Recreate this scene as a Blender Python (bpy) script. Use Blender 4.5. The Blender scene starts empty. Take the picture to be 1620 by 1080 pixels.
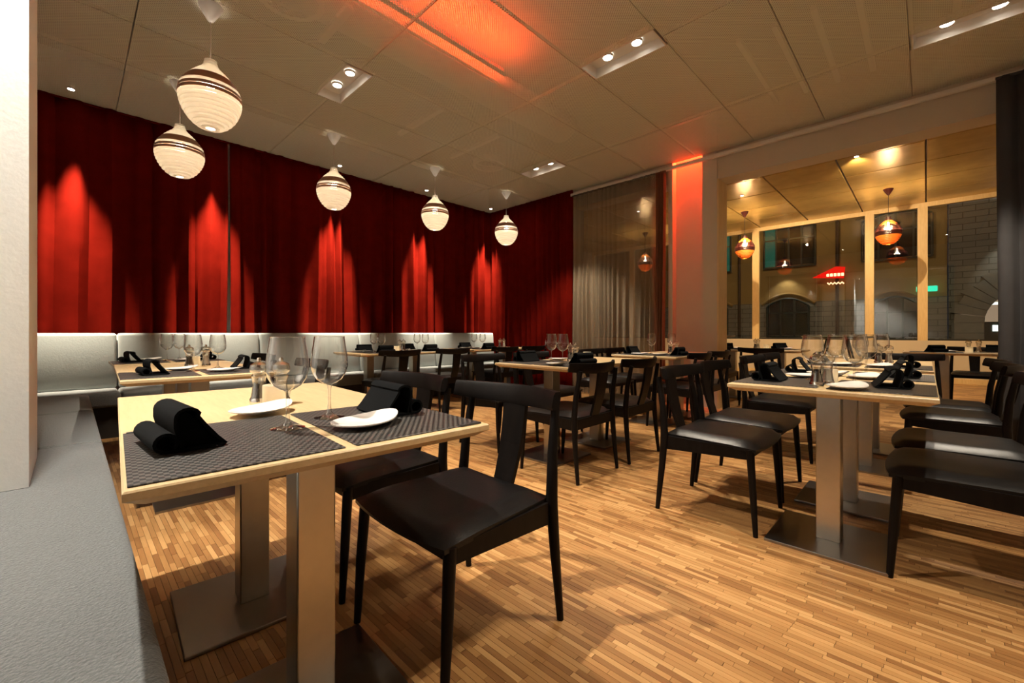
import bpy, bmesh, math, random
from mathutils import Vector, Matrix
random.seed(7)
PI = math.pi
sc = bpy.context.scene
col = sc.collection

# ------------------------------------------------------------------ camera
cam_d = bpy.data.cameras.new('camera'); cam = bpy.data.objects.new('camera', cam_d); col.objects.link(cam)
cam.location = (0, 0, 1.0)
cam.rotation_euler = (PI/2, 0, math.radians(44.096-90))
cam_d.sensor_width = 36; cam_d.lens = 36*676/1620.0; cam_d.shift_y = -14/1620.0
cam_d.clip_start = 0.02; cam_d.clip_end = 200
sc.camera = cam
# ------------------------------------------------------------------ world, exposure
w = bpy.data.worlds.new('night'); sc.world = w; w.use_nodes = True
w.node_tree.nodes['Background'].inputs[0].default_value = (0.010, 0.013, 0.022, 1)
w.node_tree.nodes['Background'].inputs[1].default_value = 1.0
sc.view_settings.view_transform = 'Standard'; sc.view_settings.look = 'None'
sc.view_settings.exposure = 0.0; sc.view_settings.gamma = 1.0; sc.view_settings.use_curve_mapping = False
# lamp strengths (watts); the lamps themselves are built with their fixtures below
DOWN_W = 230.0       # each bulb of a recessed twin downlight
CURT_W = 2800.0       # each small spot along the red curtain
PEND_W = 45.0        # bulb of a white pendant
AMBER_W = 150.0       # bulb of an amber pendant
RED_W = 62.0         # red tube above the perforated ceiling
WARM = (1.0, 0.87, 0.69); WARM2 = (1.0, 0.70, 0.36)
CEIL = 3.40

# ------------------------------------------------------------------ materials
def nt(name):
    m = bpy.data.materials.new(name); m.use_nodes = True
    n = m.node_tree; return m, n, n.nodes['Principled BSDF'], n.nodes['Material Output']
def add(n, t, **kw):
    x = n.nodes.new(t)
    for k, v in kw.items(): setattr(x, k, v)
    return x
def plain(name, c, rough=.5, metal=0, spec=.5, noise=0, scale=20, bump=0, sheen=0, emit=None, es=0, coat=0):
    m, n, b, o = nt(name)
    b.inputs['Base Color'].default_value = (*c, 1); b.inputs['Roughness'].default_value = rough
    b.inputs['Metallic'].default_value = metal; b.inputs['Specular IOR Level'].default_value = spec
    b.inputs['Sheen Weight'].default_value = sheen; b.inputs['Coat Weight'].default_value = coat
    if emit:
        b.inputs['Emission Color'].default_value = (*emit, 1); b.inputs['Emission Strength'].default_value = es
    if noise or bump:
        tc = add(n, 'ShaderNodeTexCoord'); nz = add(n, 'ShaderNodeTexNoise')
        nz.inputs['Scale'].default_value = scale; nz.inputs['Detail'].default_value = 4
        n.links.new(tc.outputs['Object'], nz.inputs['Vector'])
        if noise:
            mx = add(n, 'ShaderNodeMix', data_type='RGBA')
            mx.inputs[6].default_value = (*[max(0, v*(1-noise)) for v in c], 1)
            mx.inputs[7].default_value = (*[min(1, v*(1+noise)) for v in c], 1)
            n.links.new(nz.outputs[0], mx.inputs[0]); n.links.new(mx.outputs[2], b.inputs['Base Color'])
        if bump:
            bp = add(n, 'ShaderNodeBump'); bp.inputs['Strength'].default_value = bump; bp.inputs['Distance'].default_value = .01
            n.links.new(nz.outputs[0], bp.inputs['Height']); n.links.new(bp.outputs[0], b.inputs['Normal'])
    return m
def emis(name, c, s):
    m, n, b, o = nt(name); e = add(n, 'ShaderNodeEmission')
    e.inputs[0].default_value = (*c, 1); e.inputs[1].default_value = s
    n.links.new(e.outputs[0], o.inputs[0]); return m
def wood(name, c1, c2, sc_=(1, 1, 1), rough=.4, coords='Object', spec=.5, grain=8):
    m, n, b, o = nt(name)
    tc = add(n, 'ShaderNodeTexCoord'); mp = add(n, 'ShaderNodeMapping'); mp.inputs['Scale'].default_value = sc_
    nz = add(n, 'ShaderNodeTexNoise'); nz.inputs['Scale'].default_value = grain; nz.inputs['Detail'].default_value = 6
    nz.inputs['Roughness'].default_value = .65
    cr = add(n, 'ShaderNodeValToRGB'); cr.color_ramp.elements[0].color = (*c1, 1); cr.color_ramp.elements[1].color = (*c2, 1)
    cr.color_ramp.elements[0].position = .3; cr.color_ramp.elements[1].position = .72
    n.links.new(tc.outputs[coords], mp.inputs[0]); n.links.new(mp.outputs[0], nz.inputs['Vector'])
    n.links.new(nz.outputs[0], cr.inputs[0]); n.links.new(cr.outputs[0], b.inputs['Base Color'])
    b.inputs['Roughness'].default_value = rough; b.inputs['Specular IOR Level'].default_value = spec
    return m
def clear(name, tint=(.97, .98, .97), base=.05, edge=.75, power=3.0, rough=.01):
    m, n, b, o = nt(name)
    lw = add(n, 'ShaderNodeLayerWeight'); lw.inputs[0].default_value = .5
    pw = add(n, 'ShaderNodeMath', operation='POWER'); pw.inputs[1].default_value = power
    mu = add(n, 'ShaderNodeMath', operation='MULTIPLY_ADD'); mu.inputs[1].default_value = edge; mu.inputs[2].default_value = base
    mu.use_clamp = True
    tr = add(n, 'ShaderNodeBsdfTransparent'); tr.inputs[0].default_value = (*tint, 1)
    gl = add(n, 'ShaderNodeBsdfGlossy'); gl.inputs['Roughness'].default_value = rough; gl.inputs[0].default_value = (1, 1, 1, 1)
    mx = add(n, 'ShaderNodeMixShader')
    n.links.new(lw.outputs['Facing'], pw.inputs[0]); n.links.new(pw.outputs[0], mu.inputs[0]); n.links.new(mu.outputs[0], mx.inputs[0])
    tm = add(n, 'ShaderNodeMix', data_type='RGBA'); tm.inputs[6].default_value = (*tint, 1); tm.inputs[7].default_value = (*[v*.55 for v in tint], 1)
    n.links.new(pw.outputs[0], tm.inputs[0]); n.links.new(tm.outputs[2], tr.inputs[0])
    n.links.new(tr.outputs[0], mx.inputs[1]); n.links.new(gl.outputs[0], mx.inputs[2]); n.links.new(mx.outputs[0], o.inputs[0])
    return m
def sheer_mat(name, c, open_):
    m, n, b, o = nt(name)
    b.inputs['Base Color'].default_value = (*c, 1); b.inputs['Roughness'].default_value = .9
    tr = add(n, 'ShaderNodeBsdfTransparent'); mx = add(n, 'ShaderNodeMixShader'); mx.inputs[0].default_value = open_
    n.links.new(b.outputs[0], mx.inputs[1]); n.links.new(tr.outputs[0], mx.inputs[2]); n.links.new(mx.outputs[0], o.inputs[0])
    return m
def trans_mat(name, c, amt=.5, rough=.5):
    m, n, b, o = nt(name)
    b.inputs['Base Color'].default_value = (*c, 1); b.inputs['Roughness'].default_value = rough
    tl = add(n, 'ShaderNodeBsdfTranslucent'); tl.inputs[0].default_value = (*c, 1)
    mx = add(n, 'ShaderNodeMixShader'); mx.inputs[0].default_value = amt
    n.links.new(b.outputs[0], mx.inputs[1]); n.links.new(tl.outputs[0], mx.inputs[2]); n.links.new(mx.outputs[0], o.inputs[0])
    return m
def perforated(name, c, period, rough=.5, metal=0.0, hole=.33):
    """sheet metal with rows of real see-through holes"""
    m, n, b, o = nt(name)
    b.inputs['Base Color'].default_value = (*c, 1); b.inputs['Roughness'].default_value = rough; b.inputs['Metallic'].default_value = metal
    g = add(n, 'ShaderNodeNewGeometry'); sp = add(n, 'ShaderNodeSeparateXYZ'); n.links.new(g.outputs['Position'], sp.inputs[0])
    k = 2*PI/period; s = []
    for a, ox in ((0, 1), (1, -1)):
        # 45 degree lattice: sin(k(x+y)), sin(k(x-y))
        mm = add(n, 'ShaderNodeMath', operation='MULTIPLY_ADD'); mm.inputs[1].default_value = ox
        n.links.new(sp.outputs[1], mm.inputs[0]); n.links.new(sp.outputs[0], mm.inputs[2])
        mk = add(n, 'ShaderNodeMath', operation='MULTIPLY'); mk.inputs[1].default_value = k*.7071
        n.links.new(mm.outputs[0], mk.inputs[0])
        si = add(n, 'ShaderNodeMath', operation='SINE'); n.links.new(mk.outputs[0], si.inputs[0]); s.append(si)
    pr = add(n, 'ShaderNodeMath', operation='ADD'); n.links.new(s[0].outputs[0], pr.inputs[0]); n.links.new(s[1].outputs[0], pr.inputs[1])
    gt = add(n, 'ShaderNodeMath', operation='GREATER_THAN'); gt.inputs[1].default_value = hole; n.links.new(pr.outputs[0], gt.inputs[0])
    tr = add(n, 'ShaderNodeBsdfTransparent'); mx = add(n, 'ShaderNodeMixShader')
    n.links.new(gt.outputs[0], mx.inputs[0]); n.links.new(b.outputs[0], mx.inputs[1]); n.links.new(tr.outputs[0], mx.inputs[2])
    n.links.new(mx.outputs[0], o.inputs[0]); return m
def strip_mat(name):
    m, n, b, o = nt(name)
    at_ = add(n, 'ShaderNodeAttribute', attribute_name='tone')
    cr = add(n, 'ShaderNodeValToRGB'); e = cr.color_ramp.elements
    e[0].color = (.22, .098, .032, 1); e[1].color = (.50, .285, .112, 1)
    x = e.new(.35); x.color = (.32, .158, .053, 1); x = e.new(.7); x.color = (.41, .217, .078, 1)
    tc = add(n, 'ShaderNodeNewGeometry'); mp = add(n, 'ShaderNodeMapping'); mp.inputs['Scale'].default_value = (130, 9, 1)
    nz = add(n, 'ShaderNodeTexNoise'); nz.inputs['Scale'].default_value = 1; nz.inputs['Detail'].default_value = 5
    n.links.new(tc.outputs['Position'], mp.inputs[0]); n.links.new(mp.outputs[0], nz.inputs['Vector'])
    ma = add(n, 'ShaderNodeMath', operation='MULTIPLY_ADD'); ma.inputs[1].default_value = .5; 
    sb = add(n, 'ShaderNodeMath', operation='SUBTRACT'); sb.inputs[1].default_value = .25
    n.links.new(at_.outputs['Fac'], sb.inputs[0]); n.links.new(nz.outputs[0], ma.inputs[0]); n.links.new(sb.outputs[0], ma.inputs[2])
    n.links.new(ma.outputs[0], cr.inputs[0]); n.links.new(cr.outputs[0], b.inputs['Base Color'])
    b.inputs['Roughness'].default_value = .36; b.inputs['Specular IOR Level'].default_value = .42
    return m
def weave_mat(name, c1, c2, sx=170, sy=110):
    m, n, b, o = nt(name)
    tc = add(n, 'ShaderNodeTexCoord'); mp = add(n, 'ShaderNodeMapping'); mp.inputs['Scale'].default_value = (sx, sy, 1)
    ck = add(n, 'ShaderNodeTexChecker'); ck.inputs['Scale'].default_value = 1
    ck.inputs[1].default_value = (*c1, 1); ck.inputs[2].default_value = (*c2, 1)
    n.links.new(tc.outputs['Object'], mp.inputs[0]); n.links.new(mp.outputs[0], ck.inputs[0])
    nz = add(n, 'ShaderNodeTexNoise'); nz.inputs['Scale'].default_value = 60
    mx = add(n, 'ShaderNodeMix', data_type='RGBA', blend_type='MULTIPLY'); mx.inputs[0].default_value = .45
    n.links.new(tc.outputs['Object'], nz.inputs['Vector']); n.links.new(ck.outputs[0], mx.inputs[6]); n.links.new(nz.outputs[0], mx.inputs[7])
    n.links.new(mx.outputs[2], b.inputs['Base Color'])
    bp = add(n, 'ShaderNodeBump'); bp.inputs['Strength'].default_value = .8; bp.inputs['Distance'].default_value = .003
    n.links.new(ck.outputs[1], bp.inputs['Height']); n.links.new(bp.outputs[0], b.inputs['Normal'])
    b.inputs['Roughness'].default_value = .45; return m
def stone_mat(name, c, mortar, bw, bh):
    m, n, b, o = nt(name)
    g = add(n, 'ShaderNodeNewGeometry'); sp = add(n, 'ShaderNodeSeparateXYZ'); cb = add(n, 'ShaderNodeCombineXYZ')
    n.links.new(g.outputs['Position'], sp.inputs[0]); n.links.new(sp.outputs[1], cb.inputs[0]); n.links.new(sp.outputs[2], cb.inputs[1])
    br = add(n, 'ShaderNodeTexBrick'); br.inputs['Scale'].default_value = 1
    br.inputs['Color1'].default_value = (*c, 1); br.inputs['Color2'].default_value = (*[v*.8 for v in c], 1); br.inputs['Mortar'].default_value = (*mortar, 1)
    br.inputs['Mortar Size'].default_value = .012; br.inputs['Brick Width'].default_value = bw; br.inputs['Row Height'].default_value = bh
    n.links.new(cb.outputs[0], br.inputs[0]); n.links.new(br.outputs[0], b.inputs['Base Color']); b.inputs['Roughness'].default_value = .9
    return m

M = {}
M['plaster'] = plain('white_plaster', (.84, .84, .82), .8, bump=.06, scale=60, noise=.03)
M['cream'] = plain('cream_paint', (.55, .47, .36), .75, noise=.04, scale=3)
M['header'] = plain('beige_paint', (.50, .42, .31), .75, noise=.03, scale=3)
M['oak'] = wood('pale_oak', (.55, .395, .205), (.67, .50, .275), (14, 1.2, 14), .38, grain=5)
M['oak_edge'] = wood('oak_ply_edge', (.42, .24, .10), (.56, .34, .15), (3, 3, 60), .45)
M['steel'] = plain('brushed_steel', (.50, .46, .40), .30, 1.0, noise=.08, scale=30)
M['steel_base'] = plain('dark_steel_plate', (.30, .28, .26), .28, 1.0, noise=.08, scale=8)
M['chrome'] = plain('polished_metal', (.75, .73, .70), .12, 1.0)
M['blackwood'] = wood('black_stained_wood', (.0035, .0026, .0023), (.009, .0065, .0055), (6, 6, 1), .42, spec=.12)
M['leather'] = plain('black_leather', (.006, .0055, .0055), .36, spec=.24, bump=.08, scale=180)
M['fabric'] = plain('grey_bench_fabric', (.125, .133, .133), .95, noise=.4, scale=150, bump=.8, sheen=.2)
M['fabric_back'] = plain('pale_grey_upholstery', (.34, .37, .36), .9, noise=.08, scale=90, bump=.1, sheen=.2)
M['plinth'] = plain('dark_plinth', (.02, .017, .015), .6)
M['velvet'] = plain('red_velvet', (.088, .0042, .0022), .9, sheen=.0, noise=.3, scale=6, spec=.0)
M['sheer'] = sheer_mat('sheer_brown_cloth', (.24, .185, .12), .48)
M['dark_cloth'] = plain('dark_grey_curtain_cloth', (.035, .033, .034), .95, noise=.25, scale=8)
M['rust_cloth'] = plain('rust_brown_cloth', (.17, .062, .028), .9, noise=.2, scale=8)
M['napkin'] = plain('black_napkin_cloth', (.0045, .005, .0055), .95, bump=.08, scale=300, spec=.1)
M['mat'] = weave_mat('woven_vinyl', (.004, .0035, .003), (.105, .094, .083), 125, 85)
M['tag'] = plain('dark_label', (.03, .03, .035), .4)
M['china'] = plain('white_china', (.80, .78, .74), .18, spec=.6)
M['glass'] = clear('wine_glass_clear', (.97, .97, .96), .07, .9, 1.6)
M['acryl'] = clear('clear_acrylic', (.90, .88, .83), .14, .8, 1.2, .04)
M['pepper'] = plain('black_peppercorns', (.035, .022, .014), .7, noise=.6, scale=260, bump=.6)
M['salt'] = plain('coarse_salt', (.75, .72, .68), .6, noise=.2, scale=260, bump=.5)
M['candle'] = emis('lit_frosted_candle_glass', (1.0, .78, .50), 1.9)
M['frost'] = trans_mat('frosted_glass_cup', (.85, .80, .70), .6)
M['flame'] = emis('candle_flame', (1.0, .70, .35), 12)
M['shade'] = trans_mat('white_acrylic_ring', (.86, .83, .76), .55, .4)
M['veneer'] = trans_mat('brown_veneer_ring', (.34, .20, .125), .02, .4)
M['amber_shade'] = trans_mat('amber_ring', (.80, .34, .06), .2, .4)
M['maroon'] = plain('dark_maroon_ring', (.035, .006, .006), .35)
M['bulb'] = emis('lamp_bulb', (1.0, .86, .66), 40)
M['disc'] = emis('downlight_lens', (1.0, .93, .82), 30)
M['cord_w'] = plain('white_cord', (.55, .45, .36), .5)
M['cord_b'] = plain('black_cord', (.01, .01, .01), .5)
M['tray'] = plain('downlight_tray', (.62, .58, .52), .5)
M['mesh'] = perforated('perforated_ceiling_metal', (.60, .58, .43), .016, hole=.75)
M['slab'] = plain('plenum_slab', (.30, .265, .22), .9, noise=.1, scale=2)
M['duct'] = plain('galvanised_duct', (.50, .45, .38), .45, .3)
M['gold'] = plain('warm_metal_panel', (.62, .42, .14), .26, .3, noise=.25, scale=4, spec=.6)
M['mull'] = wood('pine_mullion', (.60, .42, .20), (.72, .54, .28), (8, 8, .8), .45)
M['pane'] = clear('window_glass', (.86, .88, .86), .09, .8, 3.5, .0)
M['darkframe'] = plain('dark_window_gasket', (.012, .011, .010), .5)
M['strip'] = strip_mat('oak_strips')
M['joint'] = plain('floor_joint', (.09, .04, .014), .8)
M['ochre'] = plain('ochre_render', (.42, .26, .09), .9, noise=.15, scale=1.2)
M['stone'] = stone_mat('grey_ashlar', (.30, .28, .25), (.10, .09, .08), .62, .21)
M['stone2'] = plain('grey_arch_stone', (.27, .25, .22), .9, noise=.2, scale=6)
M['asphalt'] = plain('asphalt', (.05, .05, .05), .8, noise=.2, scale=10)
M['wframe'] = plain('dark_green_frame', (.02, .035, .03), .5)
M['teal'] = emis('teal_lit_glass', (.02, .20, .13), .45)
M['teal2'] = emis('green_lit_glass', (.20, .45, .08), .8)
M['nightglass'] = plain('night_window_glass', (.012, .018, .016), .08, spec=.8)
M['pipe'] = plain('dark_drainpipe', (.04, .018, .012), .5)
M['neon'] = emis('red_sign_light', (1.0, .008, .004), 1.3)
M['neon2'] = emis('pale_sign_letters', (1.0, .45, .22), 5)
M['exit'] = emis('green_sign_light', (.03, .85, .50), 1.6)
M['shop'] = emis('shop_window_light', (.9, .62, .42), .5)
M['shopw'] = emis('shop_tube_light', (.9, .95, .9), 2.2)
M['led_red'] = emis('red_led', (1.0, .05, .015), 3)
M['rail'] = plain('white_rail', (.60, .54, .46), .5)
M['greentop'] = plain('dark_green_top', (.012, .03, .018), .3)
M['blacktop'] = plain('black_table_top', (.012, .007, .007), .4)

# ------------------------------------------------------------------ mesh helpers
class MB:
    def __init__(s): s.v = []; s.f = []
    def ex(s, v, f):
        k = len(s.v); s.v += [tuple(p) for p in v]; s.f += [tuple(i+k for i in q) for q in f]; return s
    def box(s, x0, x1, y0, y1, z0, z1):
        v = [(x0,y0,z0),(x1,y0,z0),(x1,y1,z0),(x0,y1,z0),(x0,y0,z1),(x1,y0,z1),(x1,y1,z1),(x0,y1,z1)]
        return s.ex(v, [(3,2,1,0),(4,5,6,7),(0,1,5,4),(1,2,6,5),(2,3,7,6),(3,0,4,7)])
    def rbox(s, x0, x1, y0, y1, z0, z1, r=.01, seg=2):
        bm = bmesh.new(); bmesh.ops.create_cube(bm, size=1)
        for v in bm.verts: v.co = Vector(((x0+x1)/2+v.co.x*(x1-x0), (y0+y1)/2+v.co.y*(y1-y0), (z0+z1)/2+v.co.z*(z1-z0)))
        bmesh.ops.bevel(bm, geom=list(bm.edges), offset=r, segments=seg, profile=.5, affect='EDGES')
        bm.verts.index_update(); s.ex([v.co[:] for v in bm.verts], [[v.index for v in f.verts] for f in bm.faces]); bm.free(); return s
    def lathe(s, prof, n=24, c=(0,0), cap0=False, cap1=False):
        k = len(prof); v = []; f = []
        for i in range(n):
            a = 2*PI*i/n
            for r, z in prof: v.append((c[0]+r*math.cos(a), c[1]+r*math.sin(a), z))
        for i in range(n):
            j = (i+1) % n
            for q in range(k-1): f.append((i*k+q, j*k+q, j*k+q+1, i*k+q+1))
        if cap0: f.append(tuple(i*k for i in range(n))[::-1])
        if cap1: f.append(tuple(i*k+k-1 for i in range(n)))
        return s.ex(v, f)
    def tube(s, pts, rad, n=10, flat=1.0):
        P = [Vector(p) for p in pts]; R = rad if isinstance(rad, (list, tuple)) else [rad]*len(P)
        v = []; f = []
        for i, p in enumerate(P):
            d = (P[min(i+1, len(P)-1)]-P[max(i-1, 0)]).normalized()
            up = Vector((0,0,1)) if abs(d.z) < .9 else Vector((0,1,0))
            a = d.cross(up).normalized(); b = a.cross(d).normalized()
            for k in range(n):
                t = 2*PI*k/n; v.append(p + a*math.cos(t)*R[i] + b*math.sin(t)*R[i]*flat)
        for i in range(len(P)-1):
            for k in range(n):
                l = (k+1) % n; f.append((i*n+k, i*n+l, (i+1)*n+l, (i+1)*n+k))
        f.append(tuple(range(n))[::-1]); f.append(tuple((len(P)-1)*n+k for k in range(n)))
        return s.ex(v, f)
    def loft(s, rings, closed=True, caps=True):
        n = len(rings[0]); v = [p for r in rings for p in r]; f = []
        for i in range(len(rings)-1):
            for k in range(n if closed else n-1):
                l = (k+1) % n; f.append((i*n+k, i*n+l, (i+1)*n+l, (i+1)*n+k))
        if caps and closed:
            f.append(tuple(range(n))[::-1]); f.append(tuple((len(rings)-1)*n+k for k in range(n)))
        return s.ex(v, f)
    def data(s, name, mat, smooth=False):
        me = bpy.data.meshes.new(name); me.from_pydata(s.v, [], s.f); me.validate(); me.update()
        if mat: me.materials.append(M[mat] if isinstance(mat, str) else mat)
        if smooth:
            for p in me.polygons: p.use_smooth = True
        return me
    def build(s, name, mat, parent=None, smooth=False, recalc=True):
        me = s.data(name, mat, smooth)
        if recalc:
            bm = bmesh.new(); bm.from_mesh(me); bmesh.ops.recalc_face_normals(bm, faces=bm.faces); bm.to_mesh(me); bm.free()
        if smooth: me.set_sharp_from_angle(angle=math.radians(40))
        o = bpy.data.objects.new(name, me); col.objects.link(o); o.parent = parent; return o
def empty(name, loc=(0,0,0), rz=0):
    o = bpy.data.objects.new(name, None); o.empty_display_size = .1; col.objects.link(o); o.location = loc; o.rotation_euler.z = rz; return o
def tag(o, label, cat, group=None):
    o['label'] = label; o['category'] = cat
    if group: o['group'] = group
    return o
def struct(o): o['kind'] = 'structure'; return o
def copy_tree(o, parent=None):
    c = o.copy(); col.objects.link(c); c.parent = parent
    for ch in list(o.children): copy_tree(ch, c)
    return c
class Proto:
    """first use moves the built thing itself, later uses copy it with all its parts"""
    def __init__(s, root): s.r = root; s.used = False
    def put(s, loc, rz, label, cat, group):
        o = copy_tree(s.r) if s.used else s.r
        s.used = True; o.location = loc; o.rotation_euler = (0, 0, rz); return tag(o, label, cat, group)
def spot(name, loc, aim, W, c, ang, blend=.3, r=.03, parent=None):
    l = bpy.data.lights.new(name, 'SPOT'); l.energy = W; l.color = c; l.spot_size = math.radians(ang); l.spot_blend = blend; l.shadow_soft_size = r
    o = bpy.data.objects.new(name, l); col.objects.link(o)
    o.location = loc; o.rotation_euler = (Vector(aim)-Vector(loc)).to_track_quat('-Z', 'Y').to_euler(); 
    if parent: o.parent = parent; o.location = Vector(loc)-Vector(parent.location)
    return o
def point(name, loc, W, c, r=.03, parent=None):
    l = bpy.data.lights.new(name, 'POINT'); l.energy = W; l.color = c; l.shadow_soft_size = r
    o = bpy.data.objects.new(name, l); col.objects.link(o); o.location = loc; o.parent = parent; return o

# ================================================================== STRUCTURE
RX = 5.95; BY = 6.42
# ---- floor: oak strips laid along Y over a dark base
fl = struct(MB().box(-1.3, 12.3, -3.2, 8.2, -.06, -.004).build('floor', 'joint'))
SW = .0205
def strip_cells(x0, x1, y0, y1):
    out = []; i = 0; x = x0
    while x < x1:
        y = y0 - random.random()*.25
        while y < y1:
            L = random.choice((.12, .15, .18, .2, .24)); out.append((x, y, L)); y += L
        x += SW; i += 1
    return out
def strip_geo(mb, x, y, L): 
    g = .0006; mb.box(x+g, x+SW-g, y+g, y+L-g, -.006, random.uniform(-.0006, 0))
def tone_attr(me, tones, per=6):
    a = me.attributes.new('tone', 'FLOAT', 'FACE'); a.data.foreach_set('value', [t for t in tones for _ in range(per)])
cells = strip_cells(.13, RX, -1.25, BY-.5)
def cam_px(c):                       # how large a strip shows: inverse square of its distance, only inside the view
    x, y, L = c; cy = y+L/2
    d = x*.718+cy*.696; u = (x*.696-cy*.718)/d if d > .3 else 9
    v = 676/d if d > .3 else 9e9
    return -1 if (d < .3 or abs(u) > 1.2 or v > 556) else 1/d
def hidden(c):
    x, y, L = c; return (.07 < x < .72 and y < 2.1)
near = sorted([c for c in cells if cam_px(c) > 0 and not hidden(c)], key=cam_px, reverse=True)[:300]
ns = set(near)
for c in near:
    mb = MB(); strip_geo(mb, *c); o = mb.build('strip', 'strip', fl, recalc=False); tone_attr(o.data, [random.random()])
rest = [c for c in cells if c not in ns]; mb = MB()
for c in rest: strip_geo(mb, *c)
o = mb.build('strip', 'strip', fl, recalc=False); tone_attr(o.data, [random.random() for c in rest]); o['kind'] = 'stuff'
SWo = SW; SW = .08                   # sunroom boards, far away
c2 = strip_cells(RX, 12.1, -3, 8); mb = MB()
for c in c2: mb.box(c[0]+.001, c[0]+SW-.001, c[1], c[1]+c[2]-.001, -.006, 0)
o = mb.build('strip', 'strip', fl, recalc=False); tone_attr(o.data, [random.random() for c in c2]); o['kind'] = 'stuff'
SW = SWo

# ---- walls of the main room
struct(MB().box(-1.3, RX+.3, BY, BY+.2, 0, 4.3).build('wall_back', 'plaster'))
struct(MB().box(-1.15, -.95, -1.4, BY, 0, 4.3).build('wall_left', 'plaster'))
struct(MB().box(-1.15, RX+.3, -1.6, -1.4, 0, 4.3).build('wall_front', 'cream'))
wr = struct(MB().box(RX, RX+.3, 4.30, BY, 0, 4.3).build('wall_right', 'header'))
h = MB().box(RX, RX+.3, -1.4, 1.98, 3.03, 4.3)        # header above the wide opening
h.box(RX, RX+.3, 2.62, 4.30, 3.12, 4.3); h.build('header', 'header', wr)
p = MB().box(RX-.02, RX+.3, 1.98, 2.17, 0, 4.3); p.box(RX+.10, RX+.3, 2.17, 2.62, 0, 4.3); p.box(RX-.02, RX+.3, 2.58, 2.64, 0, 4.3)
p.build('pillar', 'cream', wr)
MB().box(RX-.022, RX+.31, 1.962, 1.979, 0, 3.03).build('jamb', 'mull', wr)
MB().box(RX, RX+.3, -1.4, -.60, 0, 3.03).build('pier', 'header', wr)
lp = struct(empty('wall_niche'))
MB().box(-.95, -.105, 2.31, 2.86, .4465, CEIL-.005).build('pier_core', 'plaster', lp)
# ---- perforated ceiling, panel by panel
ce = struct(empty('ceiling'))
XS = [-1.16, .34, 1.84, 3.335, 4.845, RX]; YS = [-1.34+.72*k for k in range(11)]; YS[-1] = BY
FIX = [(3.335, 1.54), (1.84, 3.70), (4.845, 3.70), (4.845, -.62), (1.84, -.62)]
for i in range(5):
    for j in range(10):
        x0, x1, y0, y1 = XS[i]+.004, XS[i+1]-.004, YS[j]+.003, YS[j+1]-.003
        for fx, fy in FIX:
            if abs(fy-YS[j]) < .05:
                if abs(XS[i]-fx) < .05: x0 = fx+.125
                if abs(XS[i+1]-fx) < .05: x1 = fx-.125
        MB().ex([(x0,y0,CEIL),(x1,y0,CEIL),(x1,y1,CEIL),(x0,y1,CEIL),(x0,y0,CEIL+.03),(x1,y0,CEIL+.03),(x1,y1,CEIL+.03),(x0,y1,CEIL+.03)],
                [(3,2,1,0),(0,1,5,4),(1,2,6,5),(2,3,7,6),(3,0,4,7)]).build('panel', 'mesh', ce)
MB().box(-1.3, RX+.3, -1.6, BY+.2, 3.92, 4.3).build('slab', 'slab', ce)
du = MB(); ring = lambda x: [(x, 3.46+.22*math.cos(t)*1.0, 3.70+.17*math.sin(t)) for t in [2*PI*k/20 for k in range(20)]]
du.loft([ring(-.9), ring(2), ring(4.55)]); du.build('duct', 'duct', ce, True)
for cx, cy in ((1.15, 3.45), (4.4, 4.75)):
    MB().lathe([(.20, 3.52), (.24, 3.52), (.24, 3.60), (.20, 3.60)], 28, (cx, cy)).build('vent_ring', 'rail', ce, True)
for x, y0, y1 in ((.85, 3.2, 3.75), (1.5, 3.2, 3.75), (2.9, 3.9, 4.8), (3.8, 3.9, 4.9)):
    MB().box(x-.03, x+.03, y0, y1, 3.5, 3.54).build('bracket', 'rail', ce)
for k in range(6): MB().box(4.2, 5.6, -.2+.28*k, -.16+.28*k, 3.62, 3.66).build('cable_tray', 'rail', ce)
# red tube above the ceiling
rt = empty('red_tube_light', (1.9, 3.04, 3.60)); tag(rt, 'red linear lamp glowing above the perforated ceiling panels', 'lamp')
MB().box(-1.1, 1.1, -.02, .02, .0, .03).build('tube', 'led_red', rt)
MB().box(-1.15, 1.15, -.02, .02, -.012, -.003).build('housing', 'slab', rt)
for sx, w_ in ((-.7, RED_W), (.7, RED_W)):
    l = bpy.data.lights.new('red_glow', 'AREA'); l.shape = 'RECTANGLE'; l.size = 1.2; l.size_y = .08; l.energy = w_; l.color = (1, .075, .014)
    o = bpy.data.objects.new('red_glow', l); col.objects.link(o); o.parent = rt; o.location = (sx, 0, .035); o.rotation_euler = (PI-.1, 0, 0)
# ---- curtain rail on the right wall
MB().rbox(RX-.10, RX-.05, -1.3, 4.3, 3.29, 3.335, .006).build('rail', 'rail', wr)
# ---- red LED bar above the pillar niche
lb = empty('red_wall_washer', (RX+.05, 2.375, 3.86)); tag(lb, 'small red lamp bar at the top of the pillar niche', 'lamp')
MB().box(-.03, .03, -.19, .19, -.01, .02).build('bar', 'led_red', lb)
MB().box(-.075, -.055, -.25, .25, -.455, .04).build('baffle', 'header', lb)  # added screen, keeps the bright bar from showing through the mesh
l = bpy.data.lights.new('red_wash', 'AREA'); l.shape = 'RECTANGLE'; l.size = .06; l.size_y = .36; l.energy = 170; l.color = (1, .05, .014)
o = bpy.data.objects.new('red_wash', l); col.objects.link(o); o.parent = lb; o.location = (0, 0, -.02)

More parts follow.
